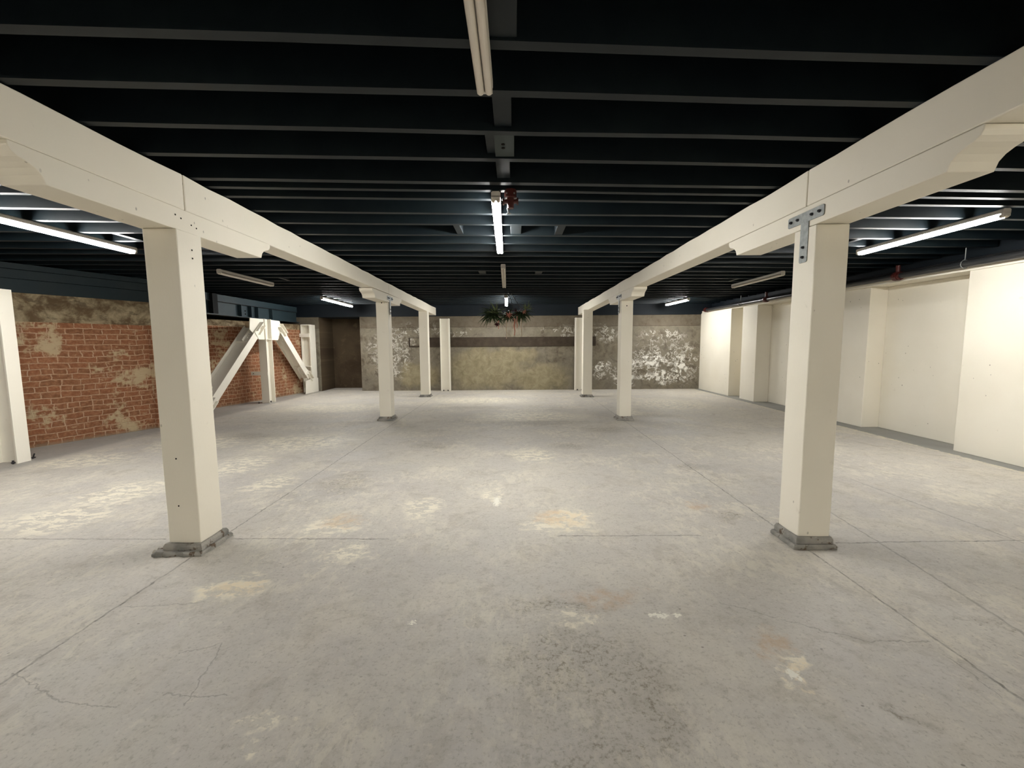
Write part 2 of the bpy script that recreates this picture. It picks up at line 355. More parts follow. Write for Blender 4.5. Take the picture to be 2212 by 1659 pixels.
# right wall: cream, with recessed panels (recess plane X=6.57, face plane X=6.2)
RZ = 2.49; XF = 6.2; XR = 6.57
bm = bmesh.new()
box(bm, XR, 6.95, Y0, YB+.2, 0, RZ)
for y0, y1, xf in ((Y0, 5.87, XF), (7.53, 8.35, XF+.06), (10.86, 11.55, XF), (12.1, YB, 6.17)):
    box(bm, xf, XR, y0, y1, 0, RZ)
struct(obj('wall_right', bm, CREAMW, bevel=.008))
bm = bmesh.new(); box(bm, 6.19, 6.95, Y0, YB, RZ+.001, RZ+.07); struct(obj('trim_5', bm, CREAMW, bevel=.004))
bm = bmesh.new(); box(bm, 6.5, 6.95, Y0, YB, RZ+.072, DECKZ); struct(obj('trim_6', bm, NAVY))

# back wall with a dark recess at its left
BZ = 2.46; RX0, RX1 = -6.47, -5.10
bm = bmesh.new()
box(bm, -7.6, RX0, YB, 16, 0, BZ); box(bm, RX1, 6.95, YB, 16, 0, BZ)
struct(obj('wall_back', bm, BACK))
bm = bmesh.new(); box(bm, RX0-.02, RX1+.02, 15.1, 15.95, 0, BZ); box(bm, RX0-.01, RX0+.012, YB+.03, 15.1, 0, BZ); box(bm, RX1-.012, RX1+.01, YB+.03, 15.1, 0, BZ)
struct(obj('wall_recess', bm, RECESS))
bm = bmesh.new(); box(bm, -7.6, 6.95, YB-.02, 15.98, BZ+.001, DECKZ); struct(obj('trim_7', bm, NAVY))
bm = bmesh.new(); box(bm, -9.0, 7.0, Y0-.25, Y0-.02, 0, DECKZ); struct(obj('wall_front', bm, CREAMW))
bm = bmesh.new(); box(bm, -9.3, -9.02, Y0-.3, 2.4, 0, DECKZ); struct(obj('wall_side', bm, BRICK))

# plank embedded in the back wall
pk = thing('wall_plank', 'long dark brown timber plank fixed level across the concrete back wall', 'plank', (-.4, YB-.02, 1.6))
bm = bmesh.new(); box(bm, -3.49, 2.71, YB-.028, YB-.001, 1.455, 1.765); obj('plank_board', bm, BROWN, pk, .004)
bm = bmesh.new(); box(bm, -3.44, -2.95, YB-.04, YB-.029, 1.50, 1.75)
pp = obj('pale_patch', bm, BACK, pk, .004); pp['label'] = 'pale concrete coloured patch covering the left end of the plank'

# ---------------------------------------------------------------- joists
JY = [-3.4, -3.0, -2.6, -2.2, -1.8, -1.4, -1.0, -.6, -.2, .2, .62, 1.02, 1.44, 1.863, 2.209, 2.597, 2.977, 3.397, 3.566, 3.777, 4.168, 4.547, 4.982, 5.388, 5.809, 6.141, 6.586, 6.935, 7.369, 7.758]
while JY[-1]+.405 < 13.7: JY.append(JY[-1]+.405)
TILT = .063
vis = [j for j in JY if j > 1.8]
ords = ['first', 'second', 'third', 'fourth', 'fifth', 'sixth', 'seventh', 'eighth', 'ninth', 'tenth', 'eleventh', 'twelfth']
for i, y in enumerate(JY):
    if y < .9: continue
    th = random.uniform(.05, .058) if y < 6 else .05
    xl, xr = -7.5, 6.46
    if y < 4: xl = -8.3
    a = []; bm = bmesh.new(); N = 14
    rows = []
    for j in range(N+1):
        x = xl+(xr-xl)*j/N; yy = y+TILT*x
        dz = random.uniform(-.004, .004); dy = random.uniform(-.003, .003)
        rows.append([bm.verts.new((x, yy+dy, TOP+dz)), bm.verts.new((x, yy+th+dy, TOP+dz)), bm.verts.new((x, yy+th, DECKZ)), bm.verts.new((x, yy, DECKZ))])
    for r0, r1 in zip(rows[:-1], rows[1:]):
        for q in range(4):
            bm.faces.new((r0[q], r0[(q+1) % 4], r1[(q+1) % 4], r1[q]))
    bm.faces.new(rows[0]); bm.faces.new(rows[-1][::-1])
    o = obj('ceiling_joist', bm, DARK)
    if y < 1.8:
        if y < 1.3: tag(o, 'dark joist just outside the top edge, above the near tube lamp', 'joist', 'joists above the near lamp')
        else: tag(o, 'dark joist at the very top edge, its end showing above the right beam', 'joist')
        continue
    kx = vis.index(y)
    if kx < 12:
        tag(o, f'dark painted ceiling joist, {ords[kx]} full one counting from the top of the photo', 'joist', 'dark ceiling joists')
    else:
        tag(o, 'thin dark joist in the dense run between the lit centre lamp and back wall' if y < 11 else 'thin dark joist over the hanging plant near the back wall', 'joist', 'far dark ceiling joists' if y < 11 else 'dark joists nearest the back wall')

def jy(y, x): return y+TILT*x
def block(y0, y1, x, w, z0, z1, label, m=DARK, group=None):
    a, b = jy(y0, x)+.06, jy(y1, x)-.003
    bm = bmesh.new(); box(bm, x-w/2, x+w/2, a, b, z0, z1)
    return tag(obj('blocking_board', bm, m, None, .003), label, 'blocking', group)
block(2.209, 2.597, -.055, .10, 2.81, 2.86, 'flat dark blocking board between joists just past the near unlit tubes')
block(2.597, 2.977, -.14, .06, 2.82, 2.86, 'narrow dark blocking board left of the grey two-hole cover plate')
block(2.977, 3.397, -.07, .10, 2.82, 2.86, 'flat dark blocking board between the cover plate and the red fitting')
block(1.44, 1.863, -.04, .12, 2.80, 2.86, 'flat dark blocking board beside the near unlit tubes at the photo top')
block(4.547, 4.982, -.60, .07, 2.795, 3.04, 'dark blocking board between joists left of the lit centre lamp')
block(4.547, 4.982, .52, .09, 2.795, 3.04, 'dark blocking board between joists right of the lit centre lamp')
block(4.547, 4.982, .03, .12, 2.80, 2.83, 'short flat blocking board touching the right side of the lit centre lamp')
block(4.982, 5.388, -4.42, .07, 2.793, 3.04, 'blocking board beside the long lit lamp in the left bay')
block(4.982, 5.388, 4.25, .07, 2.793, 3.04, 'blocking board beside the long lit lamp in the right bay')
block(7.369, 7.758, -.55, .12, 2.80, 2.85, 'small blocking board left of the far unlit centre lamp')
block(7.369, 7.758, .45, .12, 2.80, 2.85, 'small blocking board right of the far unlit centre lamp')
block(8.163, 8.568, 4.45, .05, 2.793, 2.95, 'blocking board left of the unlit lamp in the right bay')
block(8.163, 8.568, -4.35, .05, 2.793, 2.95, 'blocking board right of the unlit lamp in the left bay')
# cover plate
cp = thing('cover_plate', 'grey rectangular cover plate with two dark holes between ceiling joists', 'cover plate', (-.055, 2.75, 2.79))
bm = bmesh.new(); box(bm, -.115, .01, 2.655, 2.965, 2.80, 2.815); obj('plate', bm, simple('grey_plate_paint', (44, 54, 52), .6, .3), cp, .003)
for dy in (-.025, .025):
    bm = bmesh.new(); cyl(bm, (-.06, 2.81+dy, 2.797), (-.06, 2.81+dy, 2.801), .012); obj('hole', bm, HOLE, cp)

# ---------------------------------------------------------------- beams
def beam(x0, x1, y0, y1, z0a, z1a, z0b, z1b, w, label, side):
    """side=-1: left row, inner face at x; timber extends outwards"""
    bm = bmesh.new(); N = max(4, int((y1-y0)/.25)); rows = []
    for i in range(N+1):
        t = i/N; x = x0+(x1-x0)*t; y = y0+(y1-y0)*t; za = z0a+(z0b-z0a)*t; zc = z1a+(z1b-z1a)*t
        j = random.uniform(-.009, .003) if 0 < i < N else 0
        xo = x+side*w
        rows.append([bm.verts.new(p) for p in ((x, y, za), (x, y, zc+j), (xo, y, zc), (xo, y, za))])
    for r0, r1 in zip(rows[:-1], rows[1:]):
        for q in range(4): bm.faces.new((r0[q], r0[(q+1) % 4], r1[(q+1) % 4], r1[q]))
    bm.faces.new(rows[0]); bm.faces.new(rows[-1][::-1])
    return tag(obj('timber_beam', bm, CREAM, None, .008), label, 'beam', 'cream beams of the left row' if side < 0 else 'cream beams of the right row')
beam(-2.39, -2.39, -3.6, 3.165, 2.53, 2.785, 2.53, 2.785, .235, 'cream timber beam at upper left, running off the photo above the near column', -1)
beam(-2.39, -2.50, 3.172, 8.58, 2.53, 2.785, 2.56, 2.765, .235, 'cream timber beam from the left near column to the left middle column', -1)
beam(-2.50, -2.50, 8.586, 13.7, 2.56, 2.765, 2.47, 2.71, .235, 'cream timber beam from the left middle column to the back, left row', -1)
beam(2.14, 2.14, -3.6, 3.19, 2.53, 2.785, 2.53, 2.785, .235, 'cream timber beam at upper right, running off the photo above the strapped column', 1)
beam(2.14, 2.10, 3.197, 8.54, 2.53, 2.785, 2.53, 2.735, .235, 'cream timber beam from the right near column to the right middle column', 1)
beam(2.10, 2.10, 8.546, 13.9, 2.53, 2.735, 2.46, 2.71, .235, 'cream timber beam from the right middle column to the back, right row', 1)

# ---------------------------------------------------------------- timber columns
OG = [(0, 0), (0, .025), (.012, .045), (.04, .062), (.075, .072), (.11, .088), (.138, .113), (.155, .155)]
def bolster(x, w, yc, half, z1, z0, parent, name='bolster'):
    h = z1-z0; s = h/.155
    pr = [(yc-half+a, z1-b*s) for a, b in OG] + [(yc+half-a, z1-b*s) for a, b in reversed(OG)]
    bm = bmesh.new(); prism(bm, pr, (x, 0, 0), (x+w, 0, 0), (0, 1, 0), (0, 0, 1))
    return obj(name, bm, CREAM, parent, .004)
def rough_slab(bm, x0, x1, y0, y1, z0, z1, inset, jit, n=7):
    """slab with chamfered, chipped edges"""
    loops = []
    per = [(x0+(x1-x0)*i/n, y0) for i in range(n)] + [(x1, y0+(y1-y0)*i/n) for i in range(n)] + [(x1-(x1-x0)*i/n, y1) for i in range(n)] + [(x0, y1-(y1-y0)*i/n) for i in range(n)]
    cx, cy = (x0+x1)/2, (y0+y1)/2
    jj = [random.uniform(-jit, jit) for _ in per]
    for z, ins in ((z0, 0), (z0+(z1-z0)*.6, 0), (z1, inset)):
        lp = []
        for (px, py), e in zip(per, jj):
            fx = (abs(px-cx)-ins+e*.7)/abs(px-cx) if abs(px-cx) > 1e-4 else 1
            fy = (abs(py-cy)-ins+e*.7)/abs(py-cy) if abs(py-cy) > 1e-4 else 1
            lp.append(bm.verts.new((cx+(px-cx)*fx, cy+(py-cy)*fy, z+(e*.5 if z > z0 else 0))))
        loops.append(lp)
    for l0, l1 in zip(loops[:-1], loops[1:]):
        for i in range(len(per)):
            j = (i+1) % len(per); bm.faces.new((l0[i], l0[j], l1[j], l1[i]))
    bm.faces.new(loops[0][::-1]); bm.faces.new(loops[-1])
def column(x0, x1, y0, y1, ztop, label, side, big=1.0, zs=.06):
    cx, cy = (x0+x1)/2, (y0+y1)/2
    t = thing('timber_column', label, 'column', (cx, cy, 0), 'cream timber columns')
    bm = bmesh.new()
    # lightly wavy shaft
    N = 10; rows = []
    for i in range(N+1):
        z = zs+(ztop-.002-zs)*i/N; e = [random.uniform(-.0015, .0015) for _ in range(4)]
        rows.append([bm.verts.new(p) for p in ((x0+e[0], y0+e[1], z), (x1+e[2], y0+e[1], z), (x1+e[2], y1, z), (x0+e[0], y1, z))])
    for r0, r1 in zip(rows[:-1], rows[1:]):
        for q in range(4): bm.faces.new((r0[q], r0[(q+1) % 4], r1[(q+1) % 4], r1[q]))
    bm.faces.new(rows[0][::-1]); bm.faces.new(rows[-1])
    obj('shaft', bm, CREAM, t, .007)
    return t
def footing(t, x0, x1, y0, y1, ext, zs=.06, jit=.006):
    """ext = how far the grey base stands out on (left, right, front, back)"""
    l, r, f, b = ext
    bm = bmesh.new()
    rough_slab(bm, x0-l, x1+r, y0-f, y1+b, 0.001, zs*.5, .008, jit)
    rough_slab(bm, x0-l*.45, x1+r*.55, y0-f*.5, y1+b*.5, zs*.45, zs+.012, .010, jit*.8)
    o = obj('base', bm, FOOT, t); o['label'] = 'chipped grey painted base block'
    return o
def strap(t, x, yc, zbar, side, s=1.0):
    """galvanised T strap on the face at x, facing side"""
    e = .006*side
    bm = bmesh.new()
    pr = [(-.19, -.032), (-.18, -.038), (-.042, -.038), (-.042, -.315), (-.034, -.325), (.034, -.325), (.042, -.315), (.042, -.038), (.18, -.038), (.19, -.030), (.19, .03), (.18, .038), (-.18, .038), (-.19, .03)]
    prism(bm, [(u*s, w*s) for u, w in pr], (x+e*.1, yc, zbar), (x+e, yc, zbar), (0, 1, 0), (0, 0, 1))
    st = obj('tie_strap', bm, GALV, t, .0015); st['label'] = 'galvanised steel T-shaped strap'
    for u, w in ((-.15, 0), (-.075, 0), (.075, 0), (.15, 0), (0, -.215), (0, -.285)):
        bm = bmesh.new(); p = V((x+e, yc+u*s, zbar+w*s))
        cyl(bm, p, p+V((side*.012, 0, 0)), .011*s, .010*s, 10); dome(bm, p+V((side*.011, 0, 0)), (side, 0, 0), .008*s, 8)
        obj('bolt', bm, BOLT, st)
def hole(t, p, d, r=.006):
    bm = bmesh.new(); p = V(p); cyl(bm, p, p+V(d)*.0012, r, r, 10); obj('bolt_hole', bm, HOLE, t)
# L1
t = column(-2.605, -2.367, 3.035, 3.275, 2.375, 'large cream timber column nearest on the left, on a chipped grey base', -1)
footing(t, -2.605, -2.367, 3.035, 3.275, (.03, .055, .075, .03), .065, .012)
bm = bmesh.new(); rough_slab(bm, -2.69, -2.50, 2.955, 3.05, .001, .035, .01, .012, 5); o = obj('base_fragment', bm, FOOT, t); o['label'] = 'broken grey slab sticking out of the base'
bolster(-2.625, .235, 3.16, 1.08, 2.53, 2.375, t)
for y, z in ((3.07, 2.475), (3.12, 2.463), (3.215, 2.44), (3.265, 2.43)): hole(t, (-2.3895, y, z), (1, 0, 0))
for z in (2.25, 2.19): hole(t, (-2.365, 3.17, z), (1, 0, 0))
for x, z in ((-2.50, .72), (-2.51, .36)): hole(t, (x, 3.033, z), (0, -1, 0))
# R1
t = column(2.135, 2.372, 3.066, 3.30, 2.375, 'large cream timber column nearest on the right, with galvanised T-shaped strap', 1)
footing(t, 2.135, 2.372, 3.066, 3.30, (.055, .03, .045, .02), .075, .008)
bolster(2.137, .235, 3.16, 1.14, 2.5265, 2.375, t)
strap(t, 2.1355, 3.185, 2.452, -1)
# L2
t = column(-2.750, -2.512, 8.50, 8.74, 2.39, 'cream timber column in the middle of the left row, with small strap', -1)
footing(t, -2.75, -2.512, 8.5, 8.74, (.04, .05, .06, .04), .07, .006)
bolster(-2.735, .235, 8.55, .98, 2.55, 2.39, t); strap(t, -2.499, 8.62, 2.47, 1)
hole(t, (-2.63, 8.498, 2.375), (0, -1, 0), .012)
# R2
t = column(2.108, 2.338, 8.36, 8.60, 2.375, 'cream timber column in the middle of the right row, with small strap', 1)
footing(t, 2.108, 2.338, 8.36, 8.60, (.05, .05, .06, .04), .07, .006)
bolster(2.102, .235, 8.50, 1.0, 2.53, 2.375, t); strap(t, 2.101, 8.52, 2.46, -1)
hole(t, (2.215, 8.358, 2.27), (0, -1, 0), .012)
# L3, R3
t = column(-2.75, -2.50, 12.3, 12.54, 2.50, 'slim looking cream timber column at the far end of the left row', -1)
footing(t, -2.75, -2.50, 12.3, 12.54, (.05, .05, .06, .04), .06, .005)
t = column(1.975, 2.235, 12.05, 12.29, 2.49, 'slim looking cream timber column at the far end of the right row', 1)
footing(t, 1.975, 2.235, 12.05, 12.29, (.05, .05, .06, .04), .06, .005)

# ---------------------------------------------------------------- steel sections
def Hprof(d, b, tf=.016, tw=.011):
    """flanges at u=+-d/2 (normal to u), width b in w"""
    return [(-d/2, -b/2), (-d/2+tf, -b/2), (-d/2+tf, -tw/2), (d/2-tf, -tw/2), (d/2-tf, -b/2), (d/2, -b/2), (d/2, b/2), (d/2-tf, b/2), (d/2-tf, tw/2), (-d/2+tf, tw/2), (-d/2+tf, b/2), (-d/2, b/2)]
def nuts(t, pts):
    for x, y in pts:
        bm = bmesh.new(); cyl(bm, (x, y, .001), (x, y, .05), .011, .011, 8); cyl(bm, (x, y, .012), (x, y, .03), .02, .02, 6); obj('anchor_bolt', bm, BOLT, t)
# far posts against back wall (webs facing the camera)
for x, lab in ((-2.25, 'cream steel H-shaped post standing against the back wall, left of the plant'), (2.15, 'cream steel H-shaped post against the back wall, partly behind a timber column')):
    t = thing('steel_post', lab, 'post', (x, 13.86, 0), 'steel posts at the back wall')
    bm = bmesh.new(); prism(bm, Hprof(.30, .22, .022, .03), (x, 13.86, .002), (x, 13.86, 2.37), (1, 0, 0), (0, 1, 0)); obj('shaft', bm, CREAMS, t)
    nuts(t, ((x-.07, 13.80), (x+.07, 13.80)))
XB = -6.57
# centre column of the brace
t = thing('steel_column', 'cream steel column in the middle of the inverted V brace before the brick wall', 'column', (-6.68, 11.34, 0), 'cream steel columns by the brick wall')
bm = bmesh.new(); prism(bm, Hprof(.29, .20, .02, .02), (-6.67, 11.34, .002), (-6.67, 11.34, 2.245), (0, 1, 0), (1, 0, 0)); obj('shaft', bm, CREAMS, t)
bm = bmesh.new()
pl = [(10.62, 2.235), (11.195, 2.235), (11.195, 1.70), (10.95, 1.70), (10.58, 1.95)]
prism(bm, pl, (-6.615, 0, 0), (-6.60, 0, 0), (0, 1, 0), (0, 0, 1)); obj('gusset_plate', bm, CREAMS, t)
bm = bmesh.new(); prism(bm, [(11.485, 2.235), (11.96, 2.225), (12.03, 2.05), (11.83, 1.69), (11.485, 1.69)], (-6.615, 0, 0), (-6.60, 0, 0), (0, 1, 0), (0, 0, 1)); obj('gusset_plate', bm, CREAMS, t)
bm = bmesh.new(); box(bm, -6.76, -6.575, 11.215, 11.465, 1.70, 1.72); obj('stiffener', bm, CREAMS, t)
bm = bmesh.new(); box(bm, -7.02, -6.575, 11.185, 11.197, .75, .85); cyl(bm, (-6.97, 11.184, .80), (-6.97, 11.18, .80), .012); o = obj('tab_bracket', bm, CREAMS, t)
bm = bmesh.new(); cyl(bm, (-6.96, 11.184, .80), (-6.96, 11.181, .80), .016); obj('bolt_hole', bm, HOLE, o)
nuts(t, ((-6.62, 11.34), (-6.80, 11.10)))
def brace(name, label, P0, P1, h, dep, spl):
    P0, P1 = V(P0), V(P1); d = (P1-P0).normalized(); u = V((1, 0, 0)); w = d.cross(u).normalized()
    mid = (P0+P1)/2
    t = thing(name, label, 'brace', tuple(mid), 'diagonals of the steel brace')
    bm = bmesh.new(); prism(bm, Hprof(dep, h, .016, .014), P0, P1, u, w); obj('shaft', bm, CREAMS, t)
    # bolted splice plates and connection angles near the ends
    for end, (E, sgn) in enumerate(((P0, 1), (P1, -1))):
        if not spl[end]: continue
        fx0 = dep/2-.06; a = E+d*sgn*.02; b = E+d*sgn*.55
        for off in (-h*.5, h*.12):
            bm = bmesh.new(); prism(bm, [(fx0, off), (dep/2+.075, off), (dep/2+.075, off+.014), (fx0, off+.014)], E-d*sgn*.15, E+d*sgn*.2, u, w)
            obj('fin_plate', bm, CREAMS, t)
        bm = bmesh.new()
        ws = -1 if w.y > 0 else 1   # side facing the camera
        prism(bm, [(-dep/2+.02, .014*ws), (dep/2-.02, .014*ws), (dep/2-.02, .05*ws), (-dep/2+.02, .05*ws)], a, b, u, w)
        prism(bm, [(-.008, .02*ws), (.008, .02*ws), (.008, (h/2+.01)*ws), (-.008, (h/2+.01)*ws)], a, b, u, w)
        sp = obj('splice_plate', bm, CREAMS, t)
        for q in range(4):
            p = a+d*sgn*(.14+q*.085)*1+u*(dep*.12)+w*ws*.05
            bm = bmesh.new(); cyl(bm, p, p+w*ws*.022, .022, .020, 8); obj('bolt', bm, CREAMS, sp)
        bm = bmesh.new()
        a2 = E+d*sgn*(-.1); b2 = E+d*sgn*.26
        prism(bm, [(dep/2+.001, -h*.55), (dep/2+.014, -h*.55), (dep/2+.014, h*.55), (dep/2+.001, h*.55)], a2+d*sgn*.14, b2, u, w)
        obj('cover_strap', bm, CREAMS, t)
    return t
# front flange centre line measured at X=-6.57
brace('diagonal_brace', 'cream steel diagonal of the brace sloping down left toward the near column', (-6.76, 8.98, .22), (-6.76, 10.98, 1.98), .20, .38, (1, 1))
brace('diagonal_brace', 'cream steel diagonal of the brace sloping down right toward the corner', (-6.715, 11.99, 1.97), (-6.715, 13.46, .52), .20, .28, (1, 1))
# right end column of the brace
t = thing('steel_column', 'cream steel column with ribbed open face at the brick wall corner', 'column', (-6.7, 13.72, 0), 'cream steel columns by the brick wall')
bm = bmesh.new(); prism(bm, Hprof(.30, .36, .03, .014), (-6.70, 13.78, .002), (-6.70, 13.78, 2.20), (1, 0, 0), (0, 1, 0)); obj('shaft', bm, CREAMS, t)
for z in (2.19, 1.86, .86):
    bm = bmesh.new(); box(bm, -6.825, -6.575, 13.59, 13.77, z-.015, z+.015); obj('stiffener', bm, CREAMS, t)
bm = bmesh.new(); box(bm, -6.98, -6.56, 13.575, 13.588, 1.80, 1.92); o = obj('tab_bracket', bm, CREAMS, t)
bm = bmesh.new(); cyl(bm, (-6.90, 13.575, 1.86), (-6.90, 13.572, 1.86), .02); obj('bolt_hole', bm, HOLE, o)
bm = bmesh.new(); prism(bm, [(13.1, .01), (13.98, .01), (13.98, .46), (13.5, .46), (13.16, .42)], (-6.55, 0, 0), (-6.535, 0, 0), (0, 1, 0), (0, 0, 1)); obj('gusset_plate', bm, CREAMS, t)
# nearest steel column at left edge
t = thing('steel_column', 'cream steel column cut by the left edge of the photo', 'column', (-6.75, 5.53, 0), 'cream steel columns by the brick wall')
bm = bmesh.new(); prism(bm, Hprof(.30, .16, .02, .014), (-6.77, 5.535, .002), (-6.77, 5.535, 2.3), (1, 0, 0), (0, 1, 0)); obj('shaft', bm, CREAMS, t)
nuts(t, ((-6.66, 5.44),))
bm = bmesh.new(); cyl(bm, (-6.72, 5.72, 0), (-6.70, 5.73, .07), .008, .008, 8); cyl(bm, (-6.72, 5.72, .01), (-6.72, 5.72, .02), .03, .03, 8); tag(obj('floor_bolt', bm, BOLT), 'small rusty bolt sticking out of the floor by the brick wall', 'bolt')
# base-level grime bolts omitted; teal steel beam over the brick
t = thing('steel_wall_beam', 'dark teal steel beam with stiffener ribs on top of the far brick wall', 'beam', (-7.1, 11.2, 2.3))
bm = bmesh.new(); box(bm, -7.16, -7.14, 8.3, 13.95, 2.30, 2.778); box(bm, -7.26, -7.04, 8.3, 13.95, 2.28, 2.30); obj('web', bm, TEAL, t)
bm = bmesh.new(); box(bm, -7.137, -7.11, 8.3, 13.95, 2.60, 2.778); obj('upper_board', bm, TEAL, t, .003)
for y in (10.0, 11.0, 11.42, 11.72, 12.4):
    bm = bmesh.new(); box(bm, -7.137, -7.04, y, y+.02, 2.302, 2.598); obj('stiffener', bm, TEAL, t)
bm = bmesh.new(); box(bm, -7.137, -7.03, 9.95, 10.12, 2.302, 2.77); obj('post_stub', bm, DECK, t)
for z in (2.46, 2.38):
    bm = bmesh.new(); cyl(bm, (-7.139, 11.3, z), (-7.135, 11.3, z), .02); obj('bolt_hole', bm, HOLE, t)
bm = bmesh.new(); tube(bm, [(-7.10, 8.4, 2.605), (-7.10, 13.9, 2.605)], .010, 8)
tag(obj('conduit', bm, PIPE), 'thin dark conduit running across the teal steel beam', 'conduit')

# ---------------------------------------------------------------- lamps
def lamp(x, y0, y1, ztube, lit, label, dx=0, group=None):
    t = thing('tube_lamp', label, 'lamp', (x, (y0+y1)/2, 2.788), group)
    zt_ = ztube; w = .038
    def X(y): return x+dx*(y-y0)/(y1-y0)
    bm = bmesh.new()
    prism(bm, [(-w, zt_+.022), (w, zt_+.022), (w, 2.775), (w-.012, 2.786), (-w+.012, 2.786), (-w, 2.775)], (X(y0), y0, 0), (X(y1), y1, 0), (1, 0, 0), (0, 0, 1)); obj('housing', bm, WHITE, t, .002)
    for sx in (-.0195, .0195):
        bm = bmesh.new(); a = V((X(y0)+sx, y0+.035, zt_)); b = V((X(y1)+sx, y1-.035, zt_))
        cyl(bm, a, b, .0175, .0175, 16)
        tb = obj('tube', bm, LIT if lit else TUBEOFF, t, smooth=False)
        for p, d in ((a, V((0, -1, 0))), (b, V((0, 1, 0)))):
            bm = bmesh.new(); cyl(bm, p, p+d*.02, .0177, .0177, 14); dome(bm, p+d*.019, d, .017, 12); obj('end_cap', bm, CAPM if lit else TUBEOFF, tb)
    for y in (y0, y1):
        s = 1 if y == y0 else -1
        bm = bmesh.new(); box(bm, X(y)-w+.002, X(y)+w-.002, min(y, y+s*.02), max(y, y+s*.02), zt_-.004, zt_+.03); obj('socket', bm, WHITE, t, .002)
    return t
lamp(-.128, .0, 2.10, 2.72, False, 'large unlit white double tube lamp at the top centre of the photo')
lamp(-.14, 3.56, 5.60, 2.72, True, 'lit double tube lamp glowing in the centre between the beams', -.03)
lamp(-.16, 6.72, 8.95, 2.72, False, 'small unlit tube lamp between the lit centre lamp and the plant', -.035)
lamp(-.19, 10.95, 13.3, 2.72, True, 'small lit tube lamp above the hanging plant', -.035)
lamp(-4.76, 3.05, 5.42, 2.72, True, 'long lit tube lamp in the left bay, left of the near column', -.01)
lamp(-4.77, 6.94, 8.46, 2.72, False, 'unlit white tube lamp in the left bay beyond the near column', .0)
lamp(-4.91, 10.9, 13.2, 2.72, True, 'small lit tube lamp in the left bay near the back wall', -.10)
lamp(4.65, 4.12, 5.86, 2.72, True, 'long lit tube lamp in the right bay, right of the near column', .02)
lamp(4.73, 7.56, 9.26, 2.72, False, 'unlit white tube lamp in the right bay left of the near column', .0)
lamp(4.87, 11.9, 13.5, 2.72, True, 'small lit tube lamp in the right bay near the back wall', -.05)
# the rows go on behind the camera
G = 'lit lamps behind the camera'
for x, ya, yb in ((-4.75, -3.2, -1.1), (-.13, -3.3, -2.0), (4.65, -3.2, -1.1)):
    lamp(x, ya, yb, 2.72, True, 'lit tube lamp of the same rows, behind the camera', 0, G)

# ---------------------------------------------------------------- sprinkler pipe on the right wall
t = thing('sprinkler_pipe', 'long dark sprinkler pipe with red couplings along the top of the right wall', 'pipe', (6.1, 8, 2.57))
bm = bmesh.new(); cyl(bm, (6.1, -3.9, 2.585), (6.1, 13.62, 2.565), .045, .045, 20); obj('pipe', bm, PIPE, t, smooth=False)
def coupling(y, riser):
    bm = bmesh.new(); cyl(bm, (6.1, y-.06, 2.57), (6.1, y+.06, 2.57), .062, .062, 16); cyl(bm, (6.1, y-.03, 2.57), (6.1, y+.03, 2.57), .07, .07, 16)
    cyl(bm, (6.1-.06, y, 2.57), (6.1-.085, y, 2.57), .02, .02, 8)
    if riser: cyl(bm, (6.1, y, 2.60), (6.1, y, 2.74), .03, .03, 12)
    o = obj('coupling', bm, REDP, t); o['label'] = 'dark red pipe coupling'
coupling(6.85, True); coupling(10.35, True); coupling(13.55, False)
for y in (5.85, 8.2, 11.5):
    bm = bmesh.new(); pts = [(6.1+.056*math.sin(a), y, 2.575-.056*math.cos(a)) for a in [i*math.pi/6 for i in range(-6, 7)]]
    tube(bm, pts, .006, 6); cyl(bm, (6.1, y, 2.63), (6.1, y, 2.79), .006); obj('hanger', bm, GALV, t)
t2 = thing('conduit', 'slim metal conduit running above the dark pipe at the right wall', 'conduit', (6.3, 7, 2.7))
bm = bmesh.new(); tube(bm, [(6.487, -3.9, 2.70), (6.487, 12.8, 2.70)], .014, 8); obj('tube', bm, PIPE, t2)

# ---------------------------------------------------------------- red fitting by the centre lamp
t = thing('sprinkler_fitting', 'small dark red metal fitting hanging beside the lit centre lamp', 'fitting', (-.02, 3.62, 2.79))
bm = bmesh.new(); cyl(bm, (-.02, 3.59, 2.80), (-.02, 3.59, 2.74), .05, .05, 16); cyl(bm, (-.02, 3.60, 2.75), (-.02, 3.60, 2.66), .032, .026, 14)
cyl(bm, (-.08, 3.60, 2.715), (.04, 3.60, 2.715), .018, .018, 12); cyl(bm, (-.085, 3.60, 2.715), (-.07, 3.60, 2.715), .028, .028, 12); cyl(bm, (.03, 3.60, 2.715), (.045, 3.60, 2.715), .028, .028, 12)
obj('body', bm, REDP, t)
bm = bmesh.new(); cyl(bm, (-.045, 3.60, 2.665), (-.035, 3.60, 2.62), .008, .008, 8); cyl(bm, (-.035, 3.60, 2.622), (-.035, 3.60, 2.617), .02, .02, 12); o = obj('nozzle', bm, GALV, t); o['label'] = 'shiny metal nozzle'
for a in (0, 1):
    bm = bmesh.new(); cyl(bm, (-.05+.06*a, 3.555, 2.765), (-.05+.06*a, 3.545, 2.765), .008, .006, 8); obj('bolt', bm, GALV, t)

